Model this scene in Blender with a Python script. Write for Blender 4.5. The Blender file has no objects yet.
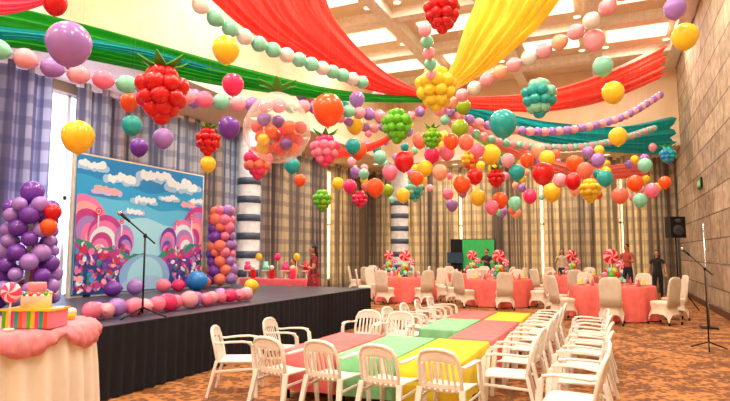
import bpy, math, random
from mathutils import Vector, Matrix
random.seed(7)
scn = bpy.context.scene
try:
    scn.view_settings.view_transform = 'Standard'
    scn.view_settings.look = 'None'
except Exception: pass
pi = math.pi
LK = .68
# ---------------------------------------------------------------- camera
F = 560.0; H0 = 1.5
YAW = math.radians(23.6); PITCH = math.radians(5.36)
FH = Vector((-math.sin(YAW), math.cos(YAW), 0)); RT = Vector((math.cos(YAW), math.sin(YAW), 0))
FW = FH*math.cos(PITCH)+Vector((0,0,1))*math.sin(PITCH)
UP = RT.cross(FW)
CAM = Vector((0,0,H0))
cd = bpy.data.cameras.new('camera'); cam = bpy.data.objects.new('camera', cd)
scn.collection.objects.link(cam); scn.camera = cam
cd.sensor_width = 36; cd.lens = F/730*36; cd.clip_end = 200
cam.matrix_world = Matrix.Translation(CAM) @ Matrix((RT, UP, -FW)).transposed().to_4x4()
def P(px, py, d):
    """surveyed point of the photo: bearing + horizontal distance d (m) -> room coordinates"""
    v = FW + RT*((px-365)/F) + UP*((200.5-py)/F)
    return CAM + v*(d/v.dot(FH))
# ---------------------------------------------------------------- materials
def lin(c):
    return tuple((x/12.92 if x <= .04045 else ((x+.055)/1.055)**2.4) for x in c)
def hexc(h):
    h = h.lstrip('#'); return lin(tuple(int(h[i:i+2],16)/255 for i in (0,2,4)))
def base(name):
    m = bpy.data.materials.new(name); m.use_nodes = True
    nt = m.node_tree; return m, nt, nt.nodes['Principled BSDF']
def mat(name, h, rough=.5, metal=0., c2=None, scale=8., bump=0., emis=0., spec=.5, coat=0., trl=0.):
    m, nt, b = base(name)
    c = hexc(h); c2 = hexc(c2) if c2 else tuple(x*.86 for x in c)
    n = nt.nodes.new('ShaderNodeTexNoise'); n.inputs['Scale'].default_value = scale; n.inputs['Detail'].default_value = 3
    tc = nt.nodes.new('ShaderNodeTexCoord'); nt.links.new(tc.outputs['Object'], n.inputs['Vector'])
    r = nt.nodes.new('ShaderNodeValToRGB'); nt.links.new(n.outputs['Fac'], r.inputs['Fac'])
    r.color_ramp.elements[0].position = .35; r.color_ramp.elements[0].color = (*c2,1)
    r.color_ramp.elements[1].position = .65; r.color_ramp.elements[1].color = (*c,1)
    nt.links.new(r.outputs['Color'], b.inputs['Base Color'])
    b.inputs['Roughness'].default_value = rough; b.inputs['Metallic'].default_value = metal
    b.inputs['Specular IOR Level'].default_value = spec; b.inputs['Coat Weight'].default_value = coat
    if bump:
        bp = nt.nodes.new('ShaderNodeBump'); bp.inputs['Strength'].default_value = bump; bp.inputs['Distance'].default_value = .02
        nt.links.new(n.outputs['Fac'], bp.inputs['Height']); nt.links.new(bp.outputs['Normal'], b.inputs['Normal'])
    if emis:
        b.inputs['Emission Color'].default_value = (*c,1); b.inputs['Emission Strength'].default_value = emis
    if trl:
        t = nt.nodes.new('ShaderNodeBsdfTranslucent'); nt.links.new(r.outputs['Color'], t.inputs['Color'])
        mx = nt.nodes.new('ShaderNodeMixShader'); mx.inputs[0].default_value = trl
        nt.links.new(b.outputs[0], mx.inputs[1]); nt.links.new(t.outputs[0], mx.inputs[2])
        nt.links.new(mx.outputs[0], nt.nodes['Material Output'].inputs['Surface'])
    return m
BAL = {k: mat('balloon_'+k, h, .22, c2=h, coat=.3, trl=.18) for k,h in dict(
    red='#e3121e', orange='#ff6426', yellow='#ffdc38', pink='#ff86ac', hot='#fa3a80', purple='#7a3cb4', lav='#b286dc',
    teal='#20b4b6', mint='#94e4ca', green='#6cca28', blue='#2490e8', salmon='#ff8670', palepink='#fab4c6', olive='#9cc424', white='#f4f0ee', peach='#ffc2a4').items()}
M_leaf = mat('leaf_green','#48a820',.5)
M_string = mat('string','#b8b4a8',.6)
M_plastic = mat('white_plastic','#f2f0ec',.35, c2='#eae6e0')
M_cover = mat('spandex_cover','#f3ead8',.8, c2='#e9dec8', trl=.1)
M_dark = mat('dark_metal','#1b1b1f',.4, metal=.5)
M_chrome = mat('chrome','#c8c8cc',.25, metal=.9)
M_coral = mat('coral_cloth','#fa7c74',.8, c2='#f0706a')
M_kcoral = mat('pink_coral_cloth','#f87f80',.8, c2='#ec7074')
M_mint = mat('mint_cloth','#92dca6',.8, c2='#7fd096')
M_yellow = mat('yellow_cloth','#f8e440',.8, c2='#eed630')
M_cream = mat('cream_paint','#f0dcbc',.8, c2='#e6d0a8', scale=1.5)
M_white = mat('white_paint','#f4ecdc',.6)
M_black = mat('black_cloth','#0c1022',.85, c2='#080b18')
M_pink = mat('pink_cloth','#f6a8b4',.8, c2='#e88e9e', bump=.3, scale=20, trl=.2)
M_skin = mat('skin','#c98d68',.55); M_hair = mat('hair','#1c1210',.5)
M_eye = mat('eye','#15100e',.3); M_lip = mat('lip','#a04a48',.5)
# ---------------------------------------------------------------- mesh builder
class MB:
    def __init__(s): s.v=[]; s.f=[]; s.mi=[]; s.sm=[]; s.m=[]
    def idx(s, m):
        if m not in s.m: s.m.append(m)
        return s.m.index(m)
    def add(s, vs, fs, m, smooth=True):
        o=len(s.v); s.v += [Vector(v) for v in vs]; i=s.idx(m)
        for f in fs: s.f.append([a+o for a in f]); s.mi.append(i); s.sm.append(smooth)
    def box(s, c, sz, m, rz=0.):
        c=Vector(c); R=Matrix.Rotation(rz,3,'Z'); x,y,z=[a/2 for a in sz]
        vs=[c+R@Vector((sx*x,sy*y,k*z)) for k in(-1,1) for sx,sy in((-1,-1),(1,-1),(1,1),(-1,1))]
        s.add(vs,[(3,2,1,0),(4,5,6,7),(0,1,5,4),(1,2,6,5),(2,3,7,6),(3,0,4,7)],m,False)
    def rings(s, rs, m, smooth=True, cap0=True, cap1=True):
        n=len(rs[0]); vs=[p for r in rs for p in r]; fs=[]
        for k in range(len(rs)-1):
            for i in range(n):
                j=(i+1)%n; fs.append((k*n+i,k*n+j,(k+1)*n+j,(k+1)*n+i))
        if cap0: fs.append(tuple(reversed(range(n))))
        if cap1: fs.append(tuple((len(rs)-1)*n+i for i in range(n)))
        s.add(vs,fs,m,smooth)
    def tube(s, pts, r, m, n=8):
        pts=[Vector(p) for p in pts]; rr=r if isinstance(r,(list,tuple)) else [r]*len(pts)
        rs=[]; ref=None
        for i,p in enumerate(pts):
            t=(pts[min(i+1,len(pts)-1)]-pts[max(i-1,0)]).normalized()
            if ref is None:
                ref=Vector((1,0,0)) if abs(t.x)<.8 else Vector((0,1,0))
            a=(ref-t*ref.dot(t)).normalized(); b=t.cross(a); ref=a
            rs.append([p+(a*math.cos(2*pi*k/n)+b*math.sin(2*pi*k/n))*rr[i] for k in range(n)])
        s.rings(rs,m)
    def lathe(s, c, prof, m, n=24, smooth=True, cap=True):
        c=Vector(c)
        s.rings([[c+Vector((r*math.cos(2*pi*k/n),r*math.sin(2*pi*k/n),z)) for k in range(n)] for r,z in prof],m,smooth,cap,cap)
    def ell(s, c, rad, m, n=14, k=9, M=None):
        c=Vector(c); M=M or Matrix.Identity(3); vs=[]; fs=[]
        for a in range(1,k):
            th=pi*a/k
            for b in range(n):
                ph=2*pi*b/n
                vs.append(c+M@Vector((rad[0]*math.sin(th)*math.cos(ph),rad[1]*math.sin(th)*math.sin(ph),rad[2]*math.cos(th))))
        t=len(vs); vs.append(c+M@Vector((0,0,rad[2]))); vs.append(c-M@Vector((0,0,rad[2])))
        for a in range(k-2):
            for b in range(n):
                j=(b+1)%n; fs.append((a*n+b,(a+1)*n+b,(a+1)*n+j,a*n+j))
        for b in range(n):
            j=(b+1)%n; fs.append((t,b,j)); fs.append((t+1,(k-2)*n+j,(k-2)*n+b))
        s.add(vs,fs,m)
    def balloon(s, c, r, m, ax=(0,0,-1), n=14, k=9):
        c=Vector(c); ax=Vector(ax).normalized(); M=ax.to_track_quat('Z','Y').to_matrix()
        vs=[];fs=[]
        prof=[]
        for a in range(1,k):
            th=pi*a/k; z=-math.cos(th); rr=math.sin(th)
            if z>0: z*=1.15; rr*=(1-.08*z)
            prof.append((rr,z))
        prof += [(.06,1.17),(.09,1.25)]
        for rr,z in prof:
            for b in range(n):
                ph=2*pi*b/n; vs.append(c+M@Vector((r*rr*math.cos(ph),r*rr*math.sin(ph),r*z)))
        L=len(prof)
        t=len(vs); vs.append(c-M@Vector((0,0,r)))
        for a in range(L-1):
            for b in range(n):
                j=(b+1)%n; fs.append((a*n+b,a*n+j,(a+1)*n+j,(a+1)*n+b))
        for b in range(n): fs.append((t,(b+1)%n,b))
        s.add(vs,fs,m)
    def ribbon(s, pts, W, w, t, m, smooth=False):
        pts=[Vector(p) for p in pts]; W=Vector(W).normalized(); rs=[]
        ww=w if isinstance(w,(list,tuple)) else [w]*len(pts)
        for i,p in enumerate(pts):
            T=(pts[min(i+1,len(pts)-1)]-pts[max(i-1,0)]).normalized(); N=T.cross(W).normalized()
            a=W*ww[i]/2; b=N*t/2
            rs.append([p-a-b,p+a-b,p+a+b,p-a+b])
        s.rings(rs,m,smooth)
    def sheet(s, fn, nu, nv, m, thick=None, smooth=True):
        vs=[Vector(fn(i/nu,j/nv)) for i in range(nu+1) for j in range(nv+1)]; W=nv+1
        fs=[(i*W+j,(i+1)*W+j,(i+1)*W+j+1,i*W+j+1) for i in range(nu) for j in range(nv)]
        if thick:
            n=len(vs); th=Vector(thick); vs+= [v+th for v in vs]
            fs+=[tuple(a+n for a in reversed(f)) for f in fs]
            for i in range(nu):
                for j in (0,nv):
                    q=(i*W+j,(i+1)*W+j,(i+1)*W+j+n,i*W+j+n); fs.append(q if j else q[::-1])
            for j in range(nv):
                for i in (0,nu):
                    q=(i*W+j,i*W+j+1,i*W+j+1+n,i*W+j+n); fs.append(q[::-1] if i else q)
        s.add(vs,fs,m,smooth)
    def mesh(s, name, origin=(0,0,0)):
        o=Vector(origin); me=bpy.data.meshes.new(name)
        me.from_pydata([tuple(v-o) for v in s.v],[],s.f)
        for m in s.m: me.materials.append(m)
        me.polygons.foreach_set('material_index',s.mi); me.polygons.foreach_set('use_smooth',s.sm); me.update()
        return me
    def build(s, name, origin=None, parent=None):
        if origin is None:
            lo=[min(v[i] for v in s.v) for i in range(3)]; hi=[max(v[i] for v in s.v) for i in range(3)]
            origin=((lo[0]+hi[0])/2,(lo[1]+hi[1])/2,lo[2])
        return obj(name,s.mesh(name,origin),origin,0,parent)
def obj(name, me, loc=(0,0,0), rz=0., parent=None):
    o=bpy.data.objects.new(name,me); scn.collection.objects.link(o); o.location=loc; o.rotation_euler=(0,0,rz)
    if parent: o.parent=parent
    return o
# ---------------------------------------------------------------- room shell
XR=2.4; XL=-11.0; YB=24.4; YN=-4.0; ZC=8.4; ZS=5.3
m_floor, nt, b = base('patterned_carpet')
tc=nt.nodes.new('ShaderNodeTexCoord'); ns=nt.nodes.new('ShaderNodeTexNoise'); ns.inputs['Scale'].default_value=1.2; ns.inputs['Distortion'].default_value=2.5
ns.inputs['Detail'].default_value=2
v1=nt.nodes.new('ShaderNodeTexVoronoi'); v1.inputs['Scale'].default_value=14; v1.feature='F1'
ad=nt.nodes.new('ShaderNodeMath'); ad.operation='MULTIPLY_ADD'; ad.inputs[1].default_value=.55; 
for n_ in (ns,v1): nt.links.new(tc.outputs['Object'],n_.inputs['Vector'])
nt.links.new(v1.outputs['Distance'],ad.inputs[0]); nt.links.new(ns.outputs['Fac'],ad.inputs[2])
cr=nt.nodes.new('ShaderNodeValToRGB'); e=cr.color_ramp.elements
e[0].position=.45; e[0].color=(*hexc('#5c3418'),1); e[1].position=.95; e[1].color=(*hexc('#bc8044'),1)
q=cr.color_ramp.elements.new(.6); q.color=(*hexc('#8c562a'),1); q=cr.color_ramp.elements.new(.72); q.color=(*hexc('#5e361a'),1); q=cr.color_ramp.elements.new(.82); q.color=(*hexc('#a46a3a'),1)
nt.links.new(ad.outputs[0],cr.inputs['Fac']); nt.links.new(cr.outputs['Color'],b.inputs['Base Color']); b.inputs['Roughness'].default_value=.75
mb=MB(); mb.box(((XL+XR)/2,(YN+YB)/2,-.05),(XR-XL+.6,YB-YN+.6,.1),m_floor); mb.build('floor',origin=(0,0,0))
m_stone, nt, b = base('stone_cladding')
g=nt.nodes.new('ShaderNodeNewGeometry'); sp=nt.nodes.new('ShaderNodeSeparateXYZ'); cb=nt.nodes.new('ShaderNodeCombineXYZ')
nt.links.new(g.outputs['Position'],sp.inputs[0]); nt.links.new(sp.outputs['Y'],cb.inputs['X']); nt.links.new(sp.outputs['Z'],cb.inputs['Y'])
br=nt.nodes.new('ShaderNodeTexBrick'); br.inputs['Scale'].default_value=1; br.inputs['Brick Width'].default_value=1.3; br.inputs['Row Height'].default_value=.62
br.inputs['Mortar Size'].default_value=.022; br.inputs['Mortar Smooth'].default_value=.5
br.inputs['Color1'].default_value=(*hexc('#c2ae94'),1); br.inputs['Color2'].default_value=(*hexc('#a08e78'),1); br.inputs['Mortar'].default_value=(*hexc('#6c5c4a'),1)
nt.links.new(cb.outputs[0],br.inputs['Vector'])
ns=nt.nodes.new('ShaderNodeTexNoise'); ns.inputs['Scale'].default_value=3; ns.inputs['Detail'].default_value=8; nt.links.new(cb.outputs[0],ns.inputs['Vector'])
mx=nt.nodes.new('ShaderNodeMix'); mx.data_type='RGBA'; mx.blend_type='OVERLAY'; mx.inputs[0].default_value=.7
nt.links.new(br.outputs['Color'],mx.inputs[6]); nt.links.new(ns.outputs['Fac'],mx.inputs[7]); nt.links.new(mx.outputs[2],b.inputs['Base Color'])
bp=nt.nodes.new('ShaderNodeBump'); bp.inputs['Strength'].default_value=.8; bp.inputs['Distance'].default_value=.08; nt.links.new(ns.outputs['Fac'],bp.inputs['Height']); nt.links.new(bp.outputs['Normal'],b.inputs['Normal'])
b.inputs['Roughness'].default_value=.8
mb=MB(); mb.box((XR+.15,(YN+YB)/2,ZC/2),(.3,YB-YN,ZC),m_stone); mb.build('wall_right')
M_wall=mat('wall_paint','#b8a68a',.8,scale=2)
mb=MB(); mb.box((XL-.15,(YN+YB)/2,ZC/2),(.3,YB-YN,ZC),M_wall); mb.build('wall_left')
mb=MB(); mb.box(((XL+XR)/2,YB+.15,ZC/2),(XR-XL+.6,.3,ZC),M_wall); mb.build('wall_back')
mb=MB(); mb.box(((XL+XR)/2,YN-.15,ZC/2),(XR-XL+.6,.3,ZC),M_cream); mb.build('wall_front')
mb=MB(); mb.box((XR-.02,(YN+YB)/2,.08),(.04,YB-YN,.16),mat('wood_trim','#5a3a22',.5)); mb.build('baseboard_right')
mb=MB(); mb.box(((XL+XR)/2,(YN+YB)/2,ZC+.1),(XR-XL+.6,YB-YN+.6,.2),M_cream); mb.build('ceiling')
mb=MB(); mb.box((XL+1.25,(YN+YB)/2,(ZS+ZC)/2),(2.5,YB-YN,ZC-ZS),M_cream)
mb.box(((XL+2.5+XR)/2,YB-1.0,(ZS+ZC)/2),(XR-XL-2.5,2.0,ZC-ZS),M_cream)
mb.box((XL+2.53,(YN+YB-2)/2,ZS+.12),(.06,YB-YN-2,.24),M_white)
mb.box(((XL+2.5+XR)/2,YB-2.03,ZS+.12),(XR-XL-2.5,.06,.24),M_white); mb.build('ceiling_soffit')
mb=MB()
xs=[-8.3,-5.6,-2.9,-.2,2.2]
for xx in xs: mb.box((xx,(YN+YB-2)/2,ZC-.15),(.35,YB-YN-2,.3),M_white)
yb=[-3.5,-.5,2.5,5.5,8.5,11.5,14.5,17.5,20.5]
for yy in yb: mb.box(((XL+2.5+XR)/2,yy,ZC-.14),(XR-XL-2.5,.35,.28),M_white)
mb.build('ceiling_beams')
m_pan=mat('light_panel','#fff2d4',.5,emis=1.5)
def area(name,loc,sx,sy,pw,col=(1,.93,.82),rot=(0,0,0)):
    l=bpy.data.lights.new(name,'AREA'); l.shape='RECTANGLE'; l.size=sx; l.size_y=sy; l.energy=pw*LK; l.color=col
    o=bpy.data.objects.new(name,l); scn.collection.objects.link(o); o.location=loc; o.rotation_euler=rot; return o
mb=MB(); 
for i in range(4):
    for j in range(8):
        cx=(xs[i]+xs[i+1])/2; cy=(yb[j]+yb[j+1])/2
        mb.box((cx,cy,ZC-.03),(1.7,.95,.05),m_pan)
        for dx,dy in ((-.95,-1.0),(.95,-1.0),(-.95,1.0),(.95,1.0)): mb.lathe((cx+dx*.95,cy+dy,ZC-.02),[(.1,0),(.1,.015)],m_pan,14)
        if (i+j)%2==0: area('ceiling_light',(cx,cy,ZC-.07),1.5,.7,290 if j<5 else 220,(1,.89,.74))
mb.build('ceiling_light_panels')
mb=MB()
for y in range(-2,24,3):
    for xx in (XL+.9,XL+1.9): mb.lathe((xx,y,ZS-.012),[(.11,0),(.11,.01)],m_pan,16)
for xx in range(-8,3,2): mb.lathe((xx,YB-1,ZS-.012),[(.11,0),(.11,.01)],m_pan,16)
mb.build('recessed_downlights')
for y,c in ((1,(.8,.75,1)),(7,(.82,.78,1)),(13,(1,.88,.8)),(19,(1,.86,.7))): area('soffit_light',(XL+1.6,y,ZS-.05),.6,3.5,95,c)
for xx in (-6,-1.5): area('soffit_light',(xx,YB-1.2,ZS-.05),3.5,.6,125,(1,.83,.62))
m_win=mat('daylight_glass','#c4deff',.2,emis=2.8)
m_win2=mat('warm_glass','#ffe2a8',.2,emis=2.4)
def backlight_window(name,axis,a0,a1,z0,z1,m):
    mb=MB()
    if axis=='L':
        mb.box((XL+.02,(a0+a1)/2,(z0+z1)/2),(.03,a1-a0,z1-z0),m)
        for a in (a0,(a0+a1)/2,a1): mb.box((XL+.05,a,(z0+z1)/2),(.08,.08,z1-z0),M_white)
        for z in (z0,(z0+z1)/2,z1): mb.box((XL+.05,(a0+a1)/2,z),(.08,a1-a0,.08),M_white)
    else:
        mb.box(((a0+a1)/2,YB-.02,(z0+z1)/2),(a1-a0,.03,z1-z0),m)
        for a in (a0,(a0+a1)/2,a1): mb.box((a,YB-.05,(z0+z1)/2),(.08,.08,z1-z0),M_white)
        for z in (z0,(z0+z1)/2,z1): mb.box(((a0+a1)/2,YB-.05,z),(a1-a0,.08,.08),M_white)
    mb.build(name)
gl=[(7.95,8.6),(20.6,21.0)]; gb=[(-6.0,-5.87),(-2.6,-2.47),(.35,.48)]
n=1
for a,c in ((1.5,3.6),(4.6,6.7),(7.5,9.6),(10.6,12.7),(13.8,15.9),(17,19.1),(20.2,22.6)): backlight_window('backlight_window_%d'%n,'L',a,c,.4,5.0,m_win if a<16 else m_win2); n+=1  # glowing panes, widened behind the curtains to backlight the cloth
for a,c in ((-9.6,-7.6),(-7,-4.8),(-3.6,-1.4),(-.6,1.4)): backlight_window('backlight_window_%d'%n,'B',a,c,.4,5.0,m_win2); n+=1  # warm glowing panes added behind the rear curtains for backlight
def curtmat(name,c1,c2,c3,band,mixv):
    m,nt,b=base(name)
    g=nt.nodes.new('ShaderNodeNewGeometry'); sp=nt.nodes.new('ShaderNodeSeparateXYZ'); nt.links.new(g.outputs['Position'],sp.inputs[0])
    a=nt.nodes.new('ShaderNodeMath'); a.operation='MULTIPLY'; a.inputs[1].default_value=band; nt.links.new(sp.outputs['Z'],a.inputs[0])
    s=nt.nodes.new('ShaderNodeMath'); s.operation='SINE'; nt.links.new(a.outputs[0],s.inputs[0])
    n=nt.nodes.new('ShaderNodeTexNoise'); n.inputs['Scale'].default_value=1.0
    mp=nt.nodes.new('ShaderNodeMapping'); mp.inputs['Scale'].default_value=(7,7,.12); nt.links.new(g.outputs['Position'],mp.inputs[0]); nt.links.new(mp.outputs[0],n.inputs['Vector'])
    r=nt.nodes.new('ShaderNodeValToRGB'); nt.links.new(n.outputs['Fac'],r.inputs['Fac'])
    r.color_ramp.elements[0].position=.42; r.color_ramp.elements[0].color=(*hexc(c1),1); r.color_ramp.elements[1].position=.58; r.color_ramp.elements[1].color=(*hexc(c2),1)
    cmp=nt.nodes.new('ShaderNodeMapRange'); cmp.inputs['From Min'].default_value=.1; cmp.inputs['From Max'].default_value=.5; cmp.inputs['To Max'].default_value=mixv; nt.links.new(s.outputs[0],cmp.inputs[0])
    mx=nt.nodes.new('ShaderNodeMix'); mx.data_type='RGBA'; nt.links.new(cmp.outputs[0],mx.inputs[0]); nt.links.new(r.outputs['Color'],mx.inputs[6]); mx.inputs[7].default_value=(*hexc(c3),1)
    nt.links.new(mx.outputs[2],b.inputs['Base Color']); b.inputs['Roughness'].default_value=.85
    t=nt.nodes.new('ShaderNodeBsdfTranslucent'); nt.links.new(mx.outputs[2],t.inputs['Color']); ms=nt.nodes.new('ShaderNodeMixShader'); ms.inputs[0].default_value=.34
    nt.links.new(b.outputs[0],ms.inputs[1]); nt.links.new(t.outputs[0],ms.inputs[2]); nt.links.new(ms.outputs[0],nt.nodes['Material Output'].inputs['Surface'])
    return m
M_curL=curtmat('plaid_curtain','#6c6678','#b8b0b6','#565270',14.,.5)
M_curM=curtmat('grey_plaid_curtain','#6c6468','#c2b6a8','#605c6c',14.,.45)
M_curB=curtmat('taupe_plaid_curtain','#74685c','#d2c0a0','#74686a',14.,.35)
def curtain(name,axis,a0,a1,m):
    mb=MB(); L=a1-a0; nu=int(L/.05)
    def fn(u,v):
        a=a0+u*L; w=.12*math.sin(2*pi*a/.46+.8*math.sin(a*1.7))+.03*math.sin(2*pi*a/.19)
        w*= (.75+.25*(1-v)); z=.02+v*(ZS-.03)
        return (XL+.3+w,a,z) if axis=='L' else (a,YB-.3-w,z)
    mb.sheet(fn,nu,3,m)
    mb.box(((XL+.27,(a0+a1)/2,ZS-.06) if axis=='L' else ((a0+a1)/2,YB-.27,ZS-.06)),((.1,L,.1) if axis=='L' else (L,.1,.1)),M_white)
    mb.build(name)
prev=YN+.1
for a,c in gl+[(YB-.5,0)]: curtain('curtain','L',prev,a,M_curL if prev<8 else (M_curM if prev<14 else M_curB)); prev=c
prev=XL+.5
for a,c in gb+[(XR-.05,0)]: curtain('curtain','B',prev,a,M_curB); prev=c
M_band=mat('column_band','#44546c',.4); M_colu=mat('column_stone','#ccc8c6',.5,c2='#b2b0b4',scale=6)
for (x,y,r_) in ((-10.0,14.1,.34),(-8.4,23.0,.38)):
    mb=MB(); mb.lathe((x,y,0),[(r_+.07,0),(r_+.07,.2),(r_,.22),(r_,ZS-.02)],M_colu,28)
    for z in (.8,1.35,1.9,2.45,3.0,3.55): mb.lathe((x,y,z),[(r_+.001,0),(r_+.02,.01),(r_+.02,.2),(r_+.001,.21)],M_band,28)
    mb.build('banded_column')
# ---------------------------------------------------------------- stage
SX0,SX1,SY0,SY1,SZ=-9.2,-4.8,3.0,11.2,.75
mb=MB(); mb.box(((SX0+SX1)/2,(SY0+SY1)/2,SZ-.04),(SX1-SX0,SY1-SY0,.08),mat('stage_deck','#45455a',.4,c2='#363648',scale=3))
for x in (SX0+.3,(SX0+SX1)/2,SX1-.3):
    for y in (SY0+.3,5.7,8.4,SY1-.3): mb.tube([(x,y,0),(x,y,SZ-.08)],.04,M_dark)
def skirt(p,q,nx,ny):
    L=math.dist(p,q)
    def fn(u,v):
        a=u*L; w=.03+.022*math.sin(2*pi*a/.16)*(.4+.6*(1-v))
        return (p[0]+(q[0]-p[0])*u+nx*w,p[1]+(q[1]-p[1])*u+ny*w,.01+v*(SZ-.015))
    mb.sheet(fn,int(L/.03),3,M_black)
skirt((SX1,SY0),(SX1,SY1),1,0); skirt((SX1,SY1),(SX0,SY1),0,1); skirt((SX0,SY0),(SX1,SY0),0,-1)
mb.build('stage')
# backdrop banner: flat printed candy-land picture, faint glow added to its colours
BX=-8.3; by0,by1,bz0,bz1=6.7,9.95,.78,3.2
pal={k:mat('print_'+k,h,.5,c2=h,emis=.12) for k,h in dict(sky='#1086cc',sky2='#26a0da',sky3='#58bce6',sky4='#9cdaf0',cloud='#dcecf8',cl2='#9cc6ea',cl3='#c4b4e4',pink='#e27ab6',mag='#c03c90',purp='#6c3ea4',lil='#a486cc',peach='#f0aaac',red='#cc3048',grn='#2c8c7c',navy='#2a4088',path='#86b4e4',gold='#ecc050').items()}
mb=MB(); mb.box((BX-.04,(by0+by1)/2,(bz0+bz1)/2),(.06,by1-by0+.08,bz1-bz0+.06),M_white)
lay=[0]
def pr(u,v,ru,rv,m,n=20,rot=0.,pts_=None):
    lay[0]+=1; x=BX+.0001*lay[0]; W=by1-by0; Hh=bz1-bz0; pts=[]
    src=pts_ or [(u*W+ru*W*math.cos(2*pi*k/n)*math.cos(rot)-rv*Hh*math.sin(2*pi*k/n)*math.sin(rot), v*Hh+ru*W*math.cos(2*pi*k/n)*math.sin(rot)+rv*Hh*math.sin(2*pi*k/n)*math.cos(rot)) for k in range(n)]
    for a,c in src:
        pts.append((x,min(max(by0+a,by0+.02),by1-.02),min(max(bz0+c,bz0+.02),bz1-.02)))
    mb.add(pts,[tuple(range(len(pts)))],pal[m],False)
def ridge(v0,amp,fr,ph,m):
    W=by1-by0; Hh=bz1-bz0; n=60
    top=[(W*i/n,Hh*(v0(i/n)+amp*math.sin(fr*i/n+ph)+amp*.4*math.sin(fr*2.7*i/n+ph))) for i in range(n+1)]
    pr(0,0,0,0,m,pts_=[(0,0)]+[(W,0)]+top[::-1])
mb.add([(BX,by0,bz0),(BX,by1,bz0),(BX,by1,bz1),(BX,by0,bz1)],[(0,1,2,3)],pal['sky'],False)
rr=random.Random(3)
for v_,m_ in ((.82,'sky2'),(.68,'sky3'),(.54,'sky4')): ridge(lambda t:v_,.03,7,v_*9,m_)
def cloud(u,v,s,c1='cl2',c2='cloud'):
    for i in range(10): pr(u+(i-4.5)*.024*s,v-.012*s+rr.uniform(-.01,.01)*s,.035*s*rr.uniform(.6,1.1),.03*s*rr.uniform(.6,1.2),c1,12)
    for i in range(8): pr(u+(i-3.5)*.024*s,v+.02*s*rr.uniform(-.5,1.2),.024*s*rr.uniform(.6,1.3),.03*s*rr.uniform(.6,1.3),c2,12)
for a in ((.1,.93,.8),(.3,.86,1.0),(.56,.93,1.2),(.8,.88,1.3),(.48,.72,.8),(.68,.76,.7),(.95,.76,.7)): cloud(*a)
cloud(.2,.76,.8,'cl3','peach'); cloud(.4,.62,.6,'cl3','cloud'); cloud(.86,.72,.6,'cl3','peach')
# candy mountains, striped with curved icing bands
def mount(u,v,ru,rv,cs,rot):
    for i in range(7):
        f=1-i/7.5; pr(u+.02*i*math.sin(rot),v-.022*i,ru*f,rv*f*.95,cs[i%len(cs)],22,rot)
mount(.07,.5,.14,.24,['pink','peach','mag','lil'],.5); mount(.2,.42,.12,.17,['mag','pink','cloud'],-.4); mount(.33,.4,.07,.12,['lil','pink','purp'],.2)
mount(.94,.5,.14,.24,['mag','lil','pink','peach'],-.5); mount(.81,.43,.11,.17,['pink','cloud','lil'],.4); mount(.68,.4,.07,.12,['purp','pink','lil'],-.2)
ridge(lambda t:.27+.12*abs(2*t-1),.018,30,0,'grn'); ridge(lambda t:.23+.13*abs(2*t-1),.02,26,2,'mag'); ridge(lambda t:.17+.15*abs(2*t-1),.018,22,4,'purp'); ridge(lambda t:.06+.2*abs(2*t-1),.015,18,1,'navy')
pr(.5,.12,.2,.17,'path'); pr(.5,.1,.14,.17,'sky4'); pr(.5,.02,.2,.1,'cl2')
for i in range(240):
    side=rr.choice((0,1)); v=rr.uniform(.03,.36); e_=.36-.12*(.36-v)/.36; u=rr.uniform(0,e_) if side else rr.uniform(1-e_,1)
    pr(u,v,rr.uniform(.006,.02),rr.uniform(.008,.03),rr.choice(['purp','mag','pink','lil','pink','grn','red','cloud','peach','sky2','mag']),9,rr.uniform(0,3))
for u,v,s in ((.14,.6,.8),(.3,.54,.6),(.74,.56,.6),(.88,.62,.8)):
    pr(u,v-.1*s,.005,.1*s,'cloud',8); pr(u,v,.026*s,.036*s,'red'); pr(u,v,.018*s,.026*s,'peach'); pr(u,v,.01*s,.015*s,'mag')
for y in (by0+.3,by1-.3): mb.tube([(BX-.12,y,SZ),(BX-.12,y,bz1)],.025,M_dark); mb.box((BX-.2,y,SZ+.02),(.5,.1,.04),M_dark)
mb.build('stage_backdrop')
# ---------------------------------------------------------------- balloon decorations
def pillar(x,y,z0,z1,R,cols,r,seed=1):
    z0+=.004
    mb=MB(); rg=random.Random(seed); mb.tube([(x,y,z0),(x,y,z1)],.03,M_white); mb.lathe((x,y,z0),[(.2,0),(.2,.03)],M_white,20)
    z=z0+r+.04; k=0
    while z<z1:
        f=1-.3*((z-z0)/(z1-z0)); n=6
        for i in range(n):
            a=2*pi*i/n+k*.5; rr_=r*rg.uniform(.75,1.15)
            mb.balloon((x+R*f*math.cos(a),y+R*f*math.sin(a),max(z+rg.uniform(-.03,.03),z0+rr_)),rr_,BAL[cols[(i+k//2+rg.randint(0,1))%len(cols)]],(-math.cos(a),-math.sin(a),0))
        z+=r*1.4; k+=1
    return mb
p=P(28,270,7.6)
mb=pillar(p.x,p.y,SZ,2.2,.33,['purple','lav','purple','pink','lav','purple','lav'],.11,2)
for c in ((.15,'red',2.05,.3),(.1,'orange',1.85,.36)): mb.balloon((p.x+.36,p.y-.1+c[0],c[2]),.11,BAL[c[1]])
mb.balloon((p.x,p.y,2.33),.15,BAL['purple'],(0,0,-1)); mb.build('balloon_column')
mb=pillar(-8.05,10.35,SZ,2.5,.24,['lav','pink','hot','red','purple','salmon','pink'],.135,5); mb.build('balloon_column')
mb=MB(); rg=random.Random(9)
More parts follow.
